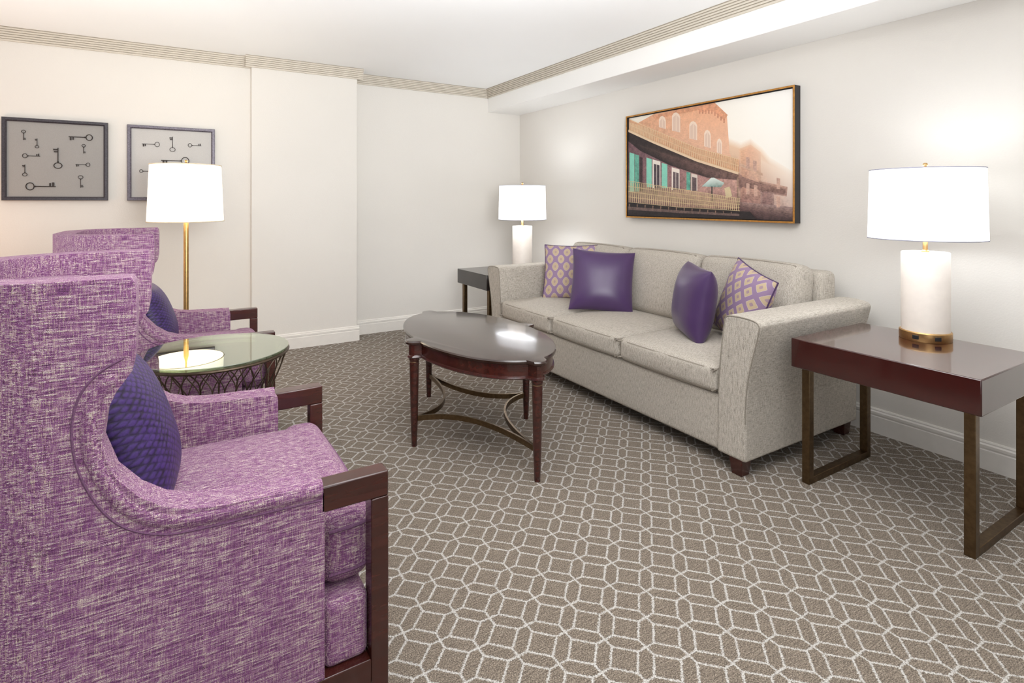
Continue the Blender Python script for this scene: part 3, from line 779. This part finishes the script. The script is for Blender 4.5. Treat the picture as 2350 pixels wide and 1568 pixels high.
def key_picture(label, x0, x1, z0, z1, keys, fm, mm):
    t = thing('key_picture', label, 'picture', ((x0+x1)/2, YL, (z0+z1)/2), 0, 'framed key displays on the back wall')
    yf = YL-0.035; w = 0.025
    b = B()
    ox = [(x0, z0), (x1, z0), (x1, z1), (x0, z1)]; ix = [(x0+w, z0+w), (x1-w, z0+w), (x1-w, z1-w), (x0+w, z1-w)]
    rings = []
    for pts, y in ((ox, YL-0.001), (ox, yf+0.004), ([(p[0]*.9+q[0]*.1, p[1]*.9+q[1]*.1) for p, q in zip(ox, ix)], yf), ([(p[0]*.3+q[0]*.7, p[1]*.3+q[1]*.7) for p, q in zip(ox, ix)], yf), (ix, yf+0.006), (ix, YL-0.008), (ix, YL-0.001)):
        rings.append([b.verts.new((p[0], y, p[1])) for p in pts])
    for A, Z in zip(rings, rings[1:]+rings[:1]):
        for k in range(4): b.faces.new((A[k], A[(k+1) % 4], Z[(k+1) % 4], Z[k]))
    obj('frame', b, M[fm], t, True, ang=20)
    b = B(); box(b, x0+w-0.002, x1-w+0.002, YL-0.018, YL-0.002, z0+w-0.002, z1-w+0.002); obj('mount', b, M[mm], t, True)
    for px, py, ln, d in keys:
        p = on_y(px, py, YL-0.0225); sc = p.y/(ray(px, py)[1])/F
        obj('key', key_bm(p, ln*sc*0.94, d, 0.0018 if ln < 45 else 0.0027), M['iron'], t, True)
key_picture('square charcoal-framed display of ten old keys, leftmost on the wall', -1.005, -0.431, 1.236, 1.795,
    [(54, 310, 24, 'd'), (185, 315, 46, 'l'), (85, 329, 23, 'u'), (133, 363, 50, 'u'), (72, 358, 33, 'r'), (192, 342, 22, 'd'), (190, 378, 28, 'l'), (57, 391, 28, 'u'), (94, 428, 56, 'r'), (185, 417, 30, 'd')], 'keyframe', 'mat')
key_picture('square charcoal-framed display of old keys partly behind the floor lamp', -0.317, 0.248, 1.235, 1.793,
    [(346, 331, 36, 'l'), (396, 331, 36, 'u'), (447, 334, 28, 'r'), (402, 369, 58, 'l'), (334, 393, 24, 'r'), (460, 395, 26, 'd'), (400, 430, 40, 'r'), (452, 432, 30, 'u')], 'keyframe_lit', 'mat_lit')

# ------------------------------------------------------------------ light
w = bpy.data.worlds.new('World'); SC.world = w; w.use_nodes = True
w.node_tree.nodes['Background'].inputs[0].default_value = (0.97, 0.985, 1.0, 1); w.node_tree.nodes['Background'].inputs[1].default_value = 0.37
def area(name, loc, tgt, sx, sy, e, c=(1, 1, 1), spread=180):
    l = bpy.data.lights.new(name, 'AREA'); l.shape = 'RECTANGLE'; l.size = sx; l.size_y = sy; l.energy = e; l.color = c; l.spread = R(spread)
    o = bpy.data.objects.new(name, l); COL.objects.link(o); o.location = loc
    o.rotation_euler = (Vector(tgt)-Vector(loc)).to_track_quat('-Z', 'Y').to_euler(); return o
area('ceiling_fill', (0.9, 0.7, 2.36), (0.9, 0.71, 0), 2.0, 1.6, 24, (0.99, 0.99, 1))
area('ceiling_bounce_fill', (0.6, 0.2, 1.5), (1.2, 3.4, 3.1), 0.9, 0.9, 52, (0.97, 0.985, 1), 110)  # added fill, out of view, to brighten the far ceiling
area('front_fill', (-0.8, -1.6, 1.7), (0.9, 3.6, 0.7), 2.2, 1.6, 24, (0.99, 0.99, 1))
area('left_up_fill', (-1.9, 2.7, 0.4), (-1.4, 2.7, 2.4), 1.2, 2.0, 30, (1, 0.98, 0.95), 120)  # unseen helper light aimed up to lift the ceiling from the left
area('rear_up_fill', (1.0, -0.4, 0.4), (1.0, 0.1, 2.4), 1.2, 1.2, 40, (0.97, 0.985, 1), 110)  # added light beside the camera, unseen, brightens the ceiling from the rear
l = bpy.data.lights.new('warm_side', 'POINT'); l.energy = 15; l.shadow_soft_size = 0.2; l.color = (1.0, 0.54, 0.30)
lo = bpy.data.objects.new('warm_side', l); COL.objects.link(lo); lo.location = (-1.6, 4.2, 1.0)

# ------------------------------------------------------------------ camera
cd = bpy.data.cameras.new('Camera'); cam = bpy.data.objects.new('Camera', cd); COL.objects.link(cam)
cam.location = (0, 0, H); cam.rotation_euler = (R(90), 0, -TH)
cd.sensor_width = 36; cd.sensor_fit = 'HORIZONTAL'; cd.lens = 36*F/2350; cd.shift_y = -(784-CY)/2350; cd.clip_start = 0.02
SC.camera = cam
SC.view_settings.view_transform = 'Standard'
SC.view_settings.exposure = 0.04
